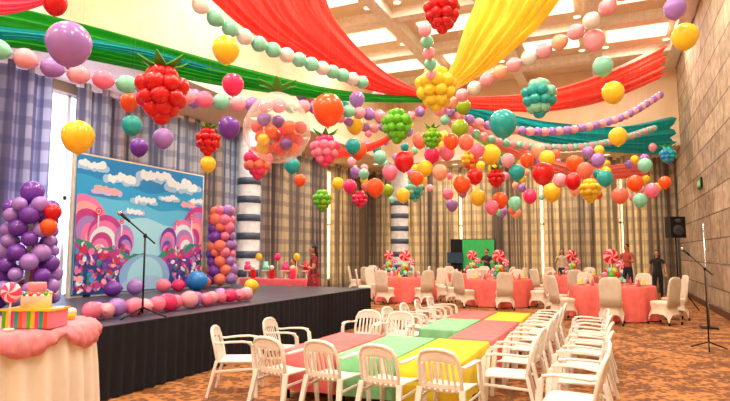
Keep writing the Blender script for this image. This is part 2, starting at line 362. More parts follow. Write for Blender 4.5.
for i in range(16):
    y=4.55+i*.19; r=.108*rg.uniform(.85,1.15); x=-5.28+rg.uniform(-.05,.05)
    mb.balloon((x,y,SZ+r+.005),r,BAL[['pink','palepink','lav','pink','palepink','pink','hot'][i%7]],(rg.uniform(-1,1),rg.uniform(-1,1),.0))
    if i%3==1: mb.balloon((x-.24,y+.08,SZ+r+.005),r,BAL['lav' if i%2 else 'pink'],(rg.uniform(-1,1),.5,0))
mb.build('floor_balloon_row')
mb=MB()
for x,y,r,c in ((-7.6,9.0,.2,'blue'),(-7.9,8.4,.13,'pink'),(-7.8,8.7,.12,'hot'),(-6.3,9.0,.13,'yellow'),(-7.9,7.7,.14,'lav'),(-7.9,7.2,.14,'purple'),(-7.85,9.5,.14,'orange')):
    mb.balloon((x,y,SZ+r),r,BAL[c],(.6,.8,0))
mb.build('stage_balloons')
def top_of(p): return (ZS-.01 if (p.x<XL+2.5 or p.y>YB-2) else ZC-.01)
def string(mb,p,r=0.):
    mb.tube([(p.x,p.y,p.z+r),(p.x,p.y,top_of(p))],.0008,M_string,3)
def single(px,py,rp,d,c,up=True):
    mb=MB(); p=P(px,py,d); r=rp*d/F; mb.balloon(p,r,BAL[c],(0,0,-1) if up else (0,0,1),24,16); string(mb,p,r); mb.build('hanging_balloon')
for a in [(69,43,22,4.6,'lav'),(78,136,16,5.2,'yellow'),(226,49,14,6.5,'yellow'),(233,84,11,7,'hot'),(229,127,11,7.5,'purple'),(328,109,16,7,'orange'),
          (503,123,14,8,'teal'),(685,36,13,7,'yellow'),(675,8,11,6.8,'lav'),(603,66,10,9,'mint'),(613,92,11,9,'yellow'),(132,125,10,7,'teal'),(129,102,9,7.2,'orange'),
          (163,138,10,7.5,'lav'),(139,147,9,8,'purple'),(208,164,8,8,'yellow'),(404,161,10,9,'red'),(543,173,11,9,'red'),(194,98,9,8,'lav'),(594,40,11,8,'palepink'),(292,165,8,9,'teal'),(55,3,12,5,'red')]: single(*a)
def grape(px,py,Rp,d,cols,leaf='green',name='balloon_fruit_cluster',seed=0):
    mb=MB(); c=P(px,py,d); R=Rp*d/F; rg=random.Random(seed+px); r=R*.34
    lv=[(.70,.3,5),(.25,.68,8),(-.22,.6,7),(-.6,.34,5),(-.88,.0,1)]
    for li,(z,q,n) in enumerate(lv):
        for i in range(n):
            a=2*pi*(i+.5*(li%2))/n
            mb.balloon(c+Vector((q*R*math.cos(a),q*R*math.sin(a),z*R)),r*rg.uniform(.9,1.08),BAL[rg.choice(cols)],(-math.cos(a)*q,-math.sin(a)*q,-z-.01),12,8)
    if leaf:
        for i in range(6):
            a=2*pi*i/6; dr=Vector((math.cos(a),math.sin(a),.35)); W=Vector((-math.sin(a),math.cos(a),0))
            t=c+Vector((0,0,R*.9))
            mb.ribbon([t,t+dr*R*.3,t+dr*R*.6,t+dr*R*.95+Vector((0,0,R*.12))],W,[R*.12,R*.4,R*.32,R*.02],R*.05,M_leaf)
    string(mb,c,R); mb.build(name)
grape(162,93,27,5.5,['red']); grape(208,141,13,8,['red']); grape(442,12,19,6.5,['red'],None); grape(436,88,21,9,['yellow'],None)
grape(397,125,16,9,['green'],None); grape(325,150,15,8.5,['hot','pink']); grape(539,97,18,8.5,['mint','teal'],None)
grape(322,200,10,11,['green','olive'],None); grape(360,199,8,12,['red','hot'],None); grape(258,162,15,8.5,['hot','salmon'],None)
grape(496,178,9,11,['red']); grape(590,190,11,12,['yellow'],None); grape(415,190,10,12,['teal','mint']); grape(668,155,8,13,['blue','teal'])
grape(470,160,9,12,['yellow','orange'],None); grape(432,138,10,11,['olive','green'])
mg,nt,b=base('clear_balloon'); b.inputs['Base Color'].default_value=(1,.80,.78,1); b.inputs['Roughness'].default_value=.04
tr=nt.nodes.new('ShaderNodeBsdfTransparent'); lw=nt.nodes.new('ShaderNodeLayerWeight'); lw.inputs[0].default_value=.35
mr=nt.nodes.new('ShaderNodeMapRange'); mr.inputs['To Min'].default_value=.06; mr.inputs['To Max'].default_value=.65; nt.links.new(lw.outputs['Facing'],mr.inputs[0])
ms=nt.nodes.new('ShaderNodeMixShader'); nt.links.new(mr.outputs[0],ms.inputs[0]); nt.links.new(tr.outputs[0],ms.inputs[1]); nt.links.new(b.outputs[0],ms.inputs[2]); nt.links.new(ms.outputs[0],nt.nodes['Material Output'].inputs['Surface'])
mb=MB(); c=P(277,130,6.2); R=34*6.2/F
mb.balloon(c,R,mg,(0,0,1),36,24)
rg=random.Random(4); cnt=0; put=[]; tries=0
while cnt<24 and tries<20000:
    tries+=1
    q=Vector((rg.uniform(-1,1),rg.uniform(-1,1),rg.uniform(-1,.3)))*R*.8; r=R*.19
    if q.length<R*.76 and all((q-o).length>r*1.7 for o in put):
        put.append(q); mb.balloon(c+q,r,BAL[['orange','red','yellow','purple','hot','red','orange'][cnt%7]],(rg.uniform(-1,1),rg.uniform(-1,1),.3),12,8); cnt+=1
for i in range(6):
    a=2*pi*i/6; dr=Vector((math.cos(a),math.sin(a),.35)); W=Vector((-math.sin(a),math.cos(a),0)); t=c+Vector((0,0,R*1.22))
    mb.ribbon([t,t+dr*R*.25,t+dr*R*.5,t+dr*R*.65],W,[R*.08,R*.24,R*.18,R*.02],R*.03,M_leaf)
string(mb,c,R); mb.build('giant_clear_balloon')
def cat(ps,t):
    n=len(ps)-1; x=t*n; i=min(int(x),n-1); f=x-i
    p0=ps[max(i-1,0)];p1=ps[i];p2=ps[i+1];p3=ps[min(i+2,n)]
    return .5*((2*p1)+(p2-p0)*f+(2*p0-5*p1+4*p2-p3)*f*f+(3*p1-p0-3*p2+p3)*f**3)
def garland(pts,r,cols,gap=2.0):
    ps=[P(*q) for q in pts]; S=[cat(ps,i/300) for i in range(301)]; mb=MB(); mb.tube(S[::12],.006,M_string,5)
    acc=0; k=0; mb.balloon(S[0],r,BAL[cols[0]],(0,0,1),12,8)
    for i in range(1,301):
        acc+=(S[i]-S[i-1]).length
        if acc>r*gap: acc=0; k+=1; mb.balloon(S[i],r,BAL[cols[k%len(cols)]],S[i]-S[i-1],12,8)
    mb.build('balloon_garland')
garland([(-60,35,5.8),(0,50,6),(60,70,6.4),(140,87,7),(230,103,8),(320,108,9.5),(395,118,11)],.12,['palepink','pink','mint','palepink','lav'],2.2)
garland([(170,-25,7),(215,18,7.5),(255,42,8),(300,60,8.6),(370,85,10)],.12,['mint','mint','white'],2.1)
garland([(425,30,8),(430,60,8.5),(433,90,9)],.1,['palepink','mint'],2.2)
garland([(440,110,10),(500,72,9),(560,42,8.2),(610,5,7.6),(640,-30,7.2)],.12,['palepink','peach','palepink','white'],2.2)
garland([(450,112,12),(500,128,12.5),(560,131,13.5),(620,118,14.5),(660,95,16)],.11,['lav','palepink','lav','palepink'],2.2)
garland([(445,120,12),(500,142,13),(560,148,14.5),(610,142,16),(655,128,18)],.11,['mint','palepink'],2.1)
garland([(420,112,12),(380,128,12.5),(345,120,12),(300,95,11)],.11,['lav','palepink'],2.1)
mb=MB(); rg=random.Random(21)
lst=[(353,146,8,'teal'),(358,150,9,'orange'),(380,157,7,'mint'),(390,172,8,'pink'),(375,187,9,'orange'),(388,190,6,'olive'),(420,140,8,'salmon'),(447,152,8,'pink'),(460,128,9,'olive'),(463,106,8,'olive'),
(451,141,8,'orange'),(462,184,9,'orange'),(475,176,8,'red'),(478,150,7,'pink'),(491,154,10,'yellow'),(508,160,7,'palepink'),(517,172,8,'teal'),(527,160,7,'orange'),(552,192,9,'yellow'),(560,180,7,'palepink'),(574,163,8,'orange'),
(573,181,8,'red'),(605,178,8,'teal'),(620,195,8,'salmon'),(635,183,8,'orange'),(618,136,9,'yellow'),(645,165,7,'mint'),(652,190,7,'pink'),(640,200,7,'mint'),(500,200,8,'orange'),(515,203,7,'mint'),(530,196,7,'hot'),(492,207,7,'pink'),
(478,197,8,'yellow'),(440,172,8,'peach'),(425,168,8,'yellow'),(417,178,7,'orange'),(403,195,7,'yellow'),(350,186,7,'hot'),(338,183,6,'yellow'),(355,125,9,'yellow'),(357,99,8,'lav'),(342,104,7,'teal'),(378,96,7,'palepink'),(300,180,6,'orange'),(452,205,6,'lav'),(432,155,8,'hot'),(547,158,8,'yellow'),(585,170,8,'salmon'),(598,160,7,'lav'),(665,182,6,'orange'),(466,142,8,'salmon'),(538,150,7,'peach')]
for x,y,r,c in lst:
    d=rg.uniform(9.5,13); p=P(x,y,d); r=r*d/F; mb.balloon(p,r,BAL[c],(0,0,-1),16,10); string(mb,p,r)
for i in range(95):
    x=rg.uniform(345,665); y=rg.gauss(165+(x-345)*.05,19); y=min(max(y,118),212); d=rg.uniform(13,20)
    p=P(x,y,d); r=rg.uniform(.10,.16)
    mb.balloon(p,r,BAL[rg.choice(['orange','yellow','pink','palepink','teal','mint','salmon','lav','palepink','yellow','mint','peach','lav'])],(0,0,-1),12,8); string(mb,p,r)
mb.build('hanging_party_balloons')
# ---------------------------------------------------------------- fabric drapes
def drape(h,sts,amp=.07,fold=6,seed=0,h2=None):
    m=mat('drape_fabric',h,.7,c2=h2,trl=.45,scale=3); mb=MB()
    Ls=[P(*a) for a,_ in sts]; Rs=[P(*c) for _,c in sts]
    def fn(u,v):
        L=cat(Ls,u); R=cat(Rs,u); L2=cat(Ls,min(u+.01,1)); L1=cat(Ls,max(u-.01,0)); T=(L2-L1).normalized(); W=(R-L); w=W.length
        N=T.cross(W.normalized()).normalized(); a=min(amp,w*.12)
        return L+W*v+N*(a*math.sin(2*pi*fold*v+.6*math.sin(4*u+seed))+.35*a*math.sin(2*pi*(fold*2.3)*v+seed))-Vector((0,0,.12*w*math.sin(pi*v)))
    mb.sheet(fn,40,fold*12,m); mb.build('ceiling_drape')
drape('#30b838',[((-110,-25,7.4),(-110,48,7.0)),((0,0,7.8),(0,46,7.6)),((100,26,8.4),(100,62,8.2)),((230,64,9.8),(225,86,9.6)),((340,90,11.2),(340,101,11.2)),((425,97,12.5),(425,103,12.5))],.08,5,1)
drape('#ff5c54',[((150,-110,8.6),(310,-110,8.6)),((208,-5,9.6),(325,-5,9.8)),((282,45,10.6),(350,40,10.6)),((352,82,11.6),(388,75,11.6)),((418,99,12.5),(428,94,12.5))],.14,7,2)
drape('#ffde58',[((495,-100,8.8),(640,-100,8.8)),((478,-5,9.6),(564,-5,9.6)),((465,30,10.3),(530,30,10.3)),((452,65,11.3),(490,66,11.3)),((433,94,12.5),(444,96,12.5))],.14,7,3)
drape('#ff5e4c',[((664,44,17.5),(662,78,17.3)),((610,70,16.2),(608,100,16)),((540,92,14.6),(538,112,14.5)),((440,98,12.5),(440,106,12.5))],.10,4,4)
drape('#18b8c0',[((674,116,19.0),(672,154,18.8)),((620,126,17.6),(620,152,17.4)),((550,122,15.6),(550,144,15.5)),((490,110,13.8),(490,124,13.8)),((438,98,12.5),(438,106,12.5))],.10,4,5)
drape('#ff9486',[((650,160,19),(648,176,19)),((580,166,17.5),(578,180,17.5)),((510,140,15),(508,154,15)),((436,99,12.5),(438,108,12.5))],.08,4,6)
drape('#8cd858',[((560,163,18.5),(560,172,18.5)),((510,150,16),(508,160,16)),((436,100,12.5),(434,108,12.5))],.06,3,7)
drape('#ff6a90',[((-130,-60,6.0),(-120,0,6.0)),((-10,-12,6.4),(-10,16,6.4)),((60,-12,6.8),(58,0,6.8)),((120,-45,7),(120,-30,7))],.05,4,8)
drape('#18b0b8',[((-120,10,6.6),(-120,60,6.6)),((-5,26,7.0),(-5,40,7.0)),((60,34,7.6),(60,44,7.6)),((150,50,8.6),(150,58,8.6)),((240,74,10),(240,80,10))],.05,3,9)
drape('#ff5a4a',[((330,150,15),(330,160,15)),((380,140,14),(378,148,14)),((428,100,12.5),(426,108,12.5))],.05,3,10)
# ---------------------------------------------------------------- furniture: plastic armchair (front = +Y)
mb=MB(); W=M_plastic
def seat(u,v):
    x=(u-.5)*.44; y=-.22+v*.45; z=.42-.015*math.cos((u-.5)*pi)-(.03*(max(v-.85,0)/.15)**2)
    return (x,y,z)
mb.sheet(seat,10,10,W,(0,0,-.022))
for s in (-1,1):
    mb.ribbon([(s*.265,.25,0),(s*.25,.235,.25),(s*.235,.22,.45),(s*.235,.20,.60),(s*.24,.14,.645)],(.3,1,0),[.045,.055,.06,.05,.05],.028,W)
    mb.ribbon([(s*.24,.19,.635),(s*.25,.08,.65),(s*.25,-.08,.645),(s*.225,-.22,.63),(s*.19,-.26,.64)],(1,0,0),[.05,.06,.055,.045,.04],.022,W)
    mb.ribbon([(s*.25,-.33,0),(s*.235,-.28,.2),(s*.215,-.23,.42)],(1,0,0),[.045,.055,.06],.035,W)
    mb.tube([(s*.205,-.22,.40),(s*.212,-.25,.55),(s*.20,-.285,.69),(s*.165,-.305,.76),(s*.09,-.318,.79),(0,-.322,.796)],[.02,.02,.021,.022,.022,.022],W,8)
    mb.ribbon([(s*.245,-.255,.30),(s*.245,.225,.33)],(0,0,1),.03,.012,W)
mb.sheet(lambda u,v:((u-.5)*.37*(1-.15*v),-.30-.018*math.cos((u-.5)*pi)-.012*v,.665+.105*v+.02*math.cos((u-.5)*pi)),8,3,W,(0,.014,0))
for x in (-.145,-.087,-.029,.029,.087,.145):
    mb.ribbon([(x*1.05,-.225,.40),(x,-.258,.53),(x*.98,-.305,.68)],(1,0,0),[.036,.026,.03],.012,W)
mb.ribbon([(-.2,-.232,.45),(0,-.25,.445),(.2,-.232,.45)],(0,0,1),.05,.014,W)
for i,v in enumerate(mb.v): mb.v[i]=v*.88
me_chair=mb.mesh('plastic_armchair')
def chair(x,y,rz):
    o=obj('plastic_armchair',me_chair,(x,y,0),rz); bv=o.modifiers.new('bevel','BEVEL'); bv.width=.005; bv.segments=2; bv.limit_method='ANGLE'
    return o
j=random.Random(5)
for x in (-2.98,-2.42,-1.86,-1.32): chair(x,4.86,j.uniform(-.12,.12)-.22)
chair(-3.74,5.15,-pi/2+.45); chair(-3.6,5.95,-pi/2+.15)
for x in (-3.1,-2.62): chair(x,7.0,pi+j.uniform(-.1,.1))
for y in (7.75,8.5,9.2,9.9): chair(-2.78,y,-pi/2+j.uniform(-.12,.12))
for y in (5.55,6.3,7.1,7.9,8.7,9.5): chair(-.96,y,pi/2+j.uniform(-.12,.12))
for y in (4.8,5.55,6.3,7.1,7.9,8.7): chair(-.31+j.uniform(-.03,.03),y,pi/2+j.uniform(-.15,.15))
def clothtable(x0,x1,y0,y1,m,z=.50,zb=.1):
    mb=MB(); per=[]
    cs=[(x0,y0),(x1,y0),(x1,y1),(x0,y1)]
    for i in range(4):
        p,q=cs[i],cs[(i+1)%4]; n=int(math.dist(p,q)/.04)
        for k in range(n): per.append((p[0]+(q[0]-p[0])*k/n,p[1]+(q[1]-p[1])*k/n))
    ph=random.uniform(0,6)
    def ring(z,off,wv):
        r=[]
        for i,(x,y) in enumerate(per):
            nx=1 if x>=x1-.001 else(-1 if x<=x0+.001 else 0); ny=1 if y>=y1-.001 else(-1 if y<=y0+.001 else 0)
            o=off+wv*math.sin(i*.75+ph+math.sin(i*.2)); r.append(Vector((x+nx*o,y+ny*o,z)))
        return r
    mb.rings([ring(zb,.004,.010),ring(.3,.002,.007),ring(z-.03,.002,.001),ring(z-.006,0,0),ring(z,-.008,0)],m,True,False,True)
    for x in (x0+.05,x1-.05):
        for y in (y0+.05,y1-.05): mb.tube([(x,y,0),(x,y,z-.03)],.018,M_dark)
    mb.build('kids_table')
w=.6; g_=.04
for i,m in enumerate((M_kcoral,M_mint,M_yellow)):
    clothtable(-3.18+i*(w+g_),-3.18+i*(w+g_)+w,5.12,6.5,m)
clothtable(-2.4,-1.84,7.3,8.55,M_mint); clothtable(-1.8,-1.27,6.6,8.55,M_kcoral)
clothtable(-2.4,-1.84,8.62,9.8,M_kcoral); clothtable(-1.8,-1.27,8.62,9.8,M_yellow)
# ---------------------------------------------------------------- banquet chair with stretch cover
mb=MB()
def sup(hw,hd,cy,z,n=32,e=.45,arch=0):
    r=[]
    for k in range(n):
        a=2*pi*k/n; c,s=math.cos(a),math.sin(a)
        r.append(Vector((hw*math.copysign(abs(c)**e,c),cy+hd*math.copysign(abs(s)**e,s),z+arch*abs(math.cos(2*a))**.7)))
    return r
mb.rings([sup(.25,.26,0,.03,arch=.2),sup(.222,.23,0,.17,arch=.12),sup(.205,.21,0,.32,arch=.03),sup(.22,.225,0,.43),sup(.22,.225,0,.47),sup(.19,.2,0,.485)],M_cover,True,False,True)
mb.rings([sup(.21,.04,-.2,.38,e=.6),sup(.215,.035,-.215,.6,e=.6),sup(.22,.03,-.245,.8,e=.6),sup(.205,.028,-.265,.92,e=.6),sup(.15,.025,-.272,.985,e=.7),sup(.05,.015,-.275,1.0,e=.7)],M_cover)
for sx in (-1,1):
    for sy in (-1,1): mb.lathe((sx*.225,sy*.235,0),[(.022,0),(.022,.06)],M_dark,8)
me_bc=mb.mesh('banquet_chair')
def swirlmat(name,c1,c2):
    m,nt,b=base(name); tc=nt.nodes.new('ShaderNodeTexCoord'); sp=nt.nodes.new('ShaderNodeSeparateXYZ'); nt.links.new(tc.outputs['Object'],sp.inputs[0])
    def mth(op,a,c=None):
        n=nt.nodes.new('ShaderNodeMath'); n.operation=op
        for i,x in enumerate((a,c)):
            if x is None: continue
            if isinstance(x,(int,float)): n.inputs[i].default_value=x
            else: nt.links.new(x,n.inputs[i])
        return n.outputs[0]
    X,Z=sp.outputs['X'],sp.outputs['Z']
    ang=mth('ARCTAN2',X,Z); rad=mth('SQRT',mth('ADD',mth('MULTIPLY',X,X),mth('MULTIPLY',Z,Z)))
    s=mth('SINE',mth('ADD',mth('MULTIPLY',ang,5.),mth('MULTIPLY',rad,18.)))
    g=mth('GREATER_THAN',s,0.3); mx=nt.nodes.new('ShaderNodeMix'); mx.data_type='RGBA'; nt.links.new(g,mx.inputs[0])
    mx.inputs[6].default_value=(*hexc(c1),1); mx.inputs[7].default_value=(*hexc(c2),1); nt.links.new(mx.outputs[2],b.inputs['Base Color']); b.inputs['Roughness'].default_value=.25
    return m
M_sw1=swirlmat('swirl_red','#d81838','#ffb0b4'); M_sw2=swirlmat('swirl_pink','#f04a8c','#ffe0ea')
mb=MB(); mb.ell((0,0,0),(.2,.09,.2),M_sw1,28,18); me_l1=mb.mesh('lollipop')
mb=MB(); mb.ell((0,0,0),(.2,.09,.2),M_sw2,28,18); me_l2=mb.mesh('lollipop')
mb=MB(); n=72; R=.92
def rg_(r,z,wv):
    o=[]
    for k in range(n):
        t=2*pi*k/n; q=r+wv*math.sin(9*t)+wv*.5*math.sin(17*t); o.append(Vector((q*math.cos(t),q*math.sin(t),z)))
    return o
mb.rings([rg_(R+.05,.02,.05),rg_(R+.03,.3,.035),rg_(R+.01,.6,.015),rg_(R,.74,.002),rg_(R-.015,.755,0)],M_coral,True,False,True)
mb.tube([(0,0,0),(0,0,.74)],.05,M_dark)
me_rt=mb.mesh('round_table')
M_glass=mat('drinking_glass','#dfe8ee',.1); M_nap=mat('napkin_red','#e8485a',.8)
mb=MB()
for i in range(8):
    a=2*pi*i/8; x,y=.68*math.cos(a),.68*math.sin(a)
    mb.lathe((x,y,.757),[(.07,0),(.12,.012),(.125,.016),(.07,.006)],M_white,20)
    mb.lathe((x,y,.766),[(.05,0),(.03,.06),(.004,.16)],M_nap if i%2 else M_yellow,8)
    a+=.3; mb.lathe((.6*math.cos(a),.6*math.sin(a),.757),[(.03,0),(.004,.008),(.004,.07),(.035,.1),(.03,.16)],M_glass,12)
me_set=mb.mesh('table_setting')
mb=MB()
mb.lathe((0,0,.757),[(.11,0),(.11,.02),(.05,.05),(.06,.1),(.1,.14)],BAL['teal'],20)
for i in range(22):
    lvl=0 if i<9 else (1 if i<16 else 2); a=2*pi*i/(9,7,6)[lvl]+.2; zz=.757+(.13,.23,.33)[lvl]; q=(.2,.17,.09)[lvl]
    mb.ell((q*math.cos(a),q*math.sin(a),zz),(.075,.075,.075),BAL[['mint','yellow','teal','pink','green','red','teal','mint'][i%8]],10,7)
mb.tube([(0,0,.9),(0,0,1.42)],.012,M_white)
me_cp=mb.mesh('centerpiece')
def roundtable(x,y,seed,nc=8,skip=()):
    t=bpy.data.objects.new('round_banquet_table',None); scn.collection.objects.link(t); t.location=(x,y,0)
    obj('tablecloth',me_rt,(0,0,0),seed,t); obj('place_settings',me_set,(0,0,.0),seed*.7,t)
    c=bpy.data.objects.new('candy_centerpiece',None); scn.collection.objects.link(c); c.location=(x,y,0)
    obj('vase',me_cp,(0,0,0),0,c)
    obj('lollipop_1',me_l1,(0,0,1.42),.4,c).scale=(.9,.9,.9); obj('lollipop_2',me_l2,(.19,.06,1.22),.7,c).scale=(.55,.55,.55)
    for i in range(nc):
        if i in skip: continue
        a=2*pi*i/nc+seed; rr=1.3
        obj('banquet_chair',me_bc,(x+rr*math.cos(a),y+rr*math.sin(a),0),a+pi/2+random.uniform(-.1,.1))
roundtable(.0,14.4,.2,7); roundtable(-3.0,16.6,.5,7); roundtable(-6.0,16.9,.1,7); roundtable(-1.2,19.9,.35,7); roundtable(-4.6,20.2,.6,7); roundtable(-7.9,20.4,.3,6)
# ---------------------------------------------------------------- dessert display table (foreground left)
tx,ty,tz=-3.9,2.62,1.0
mb=MB(); n=240; R=.58
def rt(r,z,wv,fr=26):
    o=[]
    for k in range(n):
        t=2*pi*k/n; q=r+wv*math.sin(fr*t+.8*math.sin(3*t)); o.append(Vector((tx+q*math.cos(t),ty+q*math.sin(t),z)))
    return o
M_lace=mat('cream_cloth','#f2ece2',.85,c2='#e4dccf',scale=3)
mb.rings([rt(R+.06,.01,.034),rt(R+.04,.3,.03),rt(R+.02,.7,.02),rt(R+.005,tz-.08,.008),rt(R,tz-.01,0),rt(R-.01,tz,0)],M_lace,True,False,True)
def sw(r,z,dz,wv,ph,lo=0):
    o=[]
    for k in range(n):
        t=2*pi*k/n; q=r+wv*math.sin(44*t+ph+1.5*math.sin(5*t)); o.append(Vector((tx+q*math.cos(t),ty+q*math.sin(t),z-dz*abs(math.sin(4*t))+lo*math.sin(31*t+ph))))
    return o
mb.rings([sw(R+.02,tz-.03,.12,.006,0,.004),sw(R+.04,tz-.035,.11,.012,.6,.006),sw(R+.045,tz-.02,.07,.013,1.2,.006),sw(R+.03,tz-.005,.03,.012,1.8,.004),sw(R+.005,tz+.008,.0,.006,2.2,.003),sw(R-.06,tz+.014,0,.004,2.6,.002),sw(R-.2,tz+.012,0,.002,3,0)],M_pink,True,False,True)
mb.lathe((tx,ty,0),[(.2,0),(.05,.05),(.05,tz-.05)],M_dark,12)
mb.build('dessert_display_table')
p=P(36,310,3.75); bx,by=p.x,p.y; z0=tz+.018
mb=MB(); cols=['green','yellow','hot','teal','orange','pink']; n=12
for face in range(n):
    x=-.16+.32*(face+.5)/n; mb.box((bx+x*math.cos(.4),by+x*math.sin(.4),z0+.055),(.32/n,.2,.11),BAL[cols[face%6]],.4)
mb.box((bx,by,z0+.117),(.34,.22,.014),BAL['yellow'],.4)
mb.lathe((bx,by,z0+.124),[(.09,0),(.09,.08),(.085,.09)],M_white,24)
for i in range(12): mb.ell((bx+.085*math.cos(i*pi/6),by+.085*math.sin(i*pi/6),z0+.216),(.014,.014,.014),BAL[cols[i%6]],8,6)
mb.lathe((bx,by,z0+.214),[(.055,0),(.055,.07),(.05,.075)],M_pink,20)
mb.build('striped_candy_cake')
e=bpy.data.objects.new('lollipop_decoration',None); scn.collection.objects.link(e); e.location=(bx+.02,by-.19,tz+.014)
m2=MB(); m2.tube([(0,0,0),(0,0,.24)],.006,M_white,8); m2.lathe((0,0,0),[(.03,0),(.03,.015)],M_white,12); obj('stick',m2.mesh('stick'),(0,0,0),0,e)
o=obj('candy_swirl',me_l2,(0,0,.24),YAW,e); o.scale=(.32,.32,.32)
mb=MB()
for i in range(7):
    a=i*.9; x,y=tx+.42*math.cos(a),ty+.42*math.sin(a)
    if abs(x-bx)+abs(y-by)<.34 or abs(x-bx-.02)+abs(y-by+.19)<.2: continue
    mb.lathe((x,y,z0),[(.028,0),(.04,.045)],BAL[cols[i%6]],12); mb.ell((x,y,z0+.055),(.04,.04,.03),M_white if i%2 else BAL['pink'],12,8)
mb.build('cupcakes')
# ---------------------------------------------------------------- microphone stands
def mic(x,y,z,h,boom,ang):
    mb=MB(); mb.tube([(x,y,z+.05),(x,y,z+h)],.011,M_dark)
    for i in range(3):
        a=2*pi*i/3+.4; mb.tube([(x,y,z+.12),(x+.28*math.cos(a),y+.28*math.sin(a),z+.012)],.01,M_dark)
    dx,dy=math.cos(ang),math.sin(ang)
    e0=Vector((x-dx*.12,y-dy*.12,z+h-.09)); e1=Vector((x+dx*boom*.8,y+dy*boom*.8,z+h+boom*.7)); mb.tube([e0,e1],.009,M_dark)
    mb.ell((x,y,z+h),(.022,.022,.03),M_dark)
    t=(e1-e0).normalized(); mb.tube([e1,e1+t*.14],[.014,.02],M_dark,10); mb.ell(e1+t*.16,(.03,.03,.03),M_chrome,12,8)
    mb.build('microphone_stand')
mic(-5.0,5.0,SZ,.95,.24,3.5); mic(1.35,10.3,0,1.25,.3,2.4)
def speaker(x,y,z):
    mb=MB(); mb.tube([(x,y,.3),(x,y,z)],.02,M_dark)
    for i in range(3):
        a=2*pi*i/3; mb.tube([(x,y,.7),(x+.45*math.cos(a),y+.45*math.sin(a),.015)],.015,M_dark)
    rz=.35; mb.box((x,y,z+.28),(.38,.34,.56),M_dark,rz)
    fx,fy=math.sin(rz)*.175,-math.cos(rz)*.175
    M_=Matrix.Rotation(rz,3,'Z')@Matrix.Rotation(pi/2,3,'X')
    mb.ell((x+fx,y+fy,z+.2),(.14,.14,.02),mat('speaker_cone','#35353a',.6),20,8,M_); mb.ell((x+fx,y+fy,z+.45),(.08,.05,.02),mat('speaker_horn','#45454a',.6),20,8,M_)
    mb.build('pa_speaker')
speaker(1.6,17.0,1.9)
mb=MB(); x,y=1.75,13.2
mb.tube([(x,y,0),(x,y,2.1)],.02,M_chrome); mb.tube([(x,y,1.35),(2.2,10.5,1.15)],.015,M_chrome); mb.tube([(2.2,10.5,0),(2.2,10.5,1.15)],.02,M_chrome)
mb.tube([(x,y,.5),(2.2,10.5,.4)],.015,M_chrome)
for q in ((x,y),(2.2,10.5)): mb.box((q[0],q[1],.012),(.3,.3,.024),M_dark)
mb.build('metal_rail')
mb=MB(); mb.box((XR-.03,18.1,3.45),(.05,.7,.28),M_dark); mb.box((XR-.06,18.1,3.45),(.01,.64,.22),mat('exit_green','#1a8a3c',.4,emis=.6))
for k in range(4): mb.box((XR-.067,17.88+k*.14,3.45),(.004,.08,.13),M_white)
mb.build('exit_sign')
mb=MB(); q=P(644,10,11.5); mb.lathe((q.x,q.y,ZC-.35),[(.02,-.1),(.1,-.06),(.12,0)],M_dark,16); mb.tube([(q.x,q.y,ZC-.35),(q.x,q.y,ZC-.01)],.03,M_dark); mb.build('ceiling_speaker')
q=P(473,262,24.0); mb=MB(); M_gr=mat('green_board','#34b45a',.7,emis=.15)  # board is no lamp; weak glow added to brighten its green
mb.box((q.x,q.y,1.05),(1.9,.12,2.1),M_dark); mb.box((q.x+.25,q.y-.07,1.4),(1.35,.04,1.35),M_gr); mb.box((q.x-.7,q.y-.3,.5),(.6,.4,1.0),M_dark); mb.box((q.x-.7,q.y-.28,1.3),(.7,.05,.45),mat('monitor','#305060',.2))
mb.tube([(q.x-.7,q.y-.28,1.0),(q.x-.7,q.y-.28,1.15)],.04,M_dark)
mb.build('photo_booth')
def buffet(x,y,L,D,rz=0):
    mb=MB(); n=60; pts=[]
    for k in range(n):
        a=2*pi*k/n; c,s=math.cos(a),math.sin(a); pts.append((L/2*math.copysign(abs(c)**.25,c),D/2*math.copysign(abs(s)**.25,s)))
    f=lambda o,z,wv:[Vector((x+px_*(1+o)+wv*math.cos(i*1.3),y+py_*(1+o)+wv*math.sin(i*1.3),z)) for i,(px_,py_) in enumerate(pts)]
    mb.rings([f(.03,.02,.015),f(.01,.5,.01),f(0,.84,0),f(-.02,.85,0)],mat('red_cloth','#e8606a',.8),True,False,True)
    rg=random.Random(8)
    for i in range(11):
        X=x-L/2+.12+i*(L-.24)/10; Y=y+rg.uniform(-.12,.12); c=BAL[rg.choice(['pink','yellow','teal','hot','mint','red'])]
        k=i%3
        if k==0: mb.lathe((X,Y,.852),[(.08,0),(.02,.03),(.02,.18),(.12,.19),(.12,.21)],M_white,16); mb.lathe((X,Y,1.063),[(.09,0),(.09,.12),(.06,.125),(.06,.22)],c,16)
        elif k==1: mb.lathe((X,Y,.852),[(.06,0),(.075,.1),(.06,.2),(.065,.22)],c,16); mb.ell((X,Y,1.13),(.06,.06,.06),M_white)
        else: mb.tube([(X,Y,.852),(X,Y,1.35)],.008,M_white); mb.ell((X,Y,1.4),(.1,.04,.1),c)
    mb.build('dessert_buffet_table')
buffet(-7.75,12.3,2.1,.7)
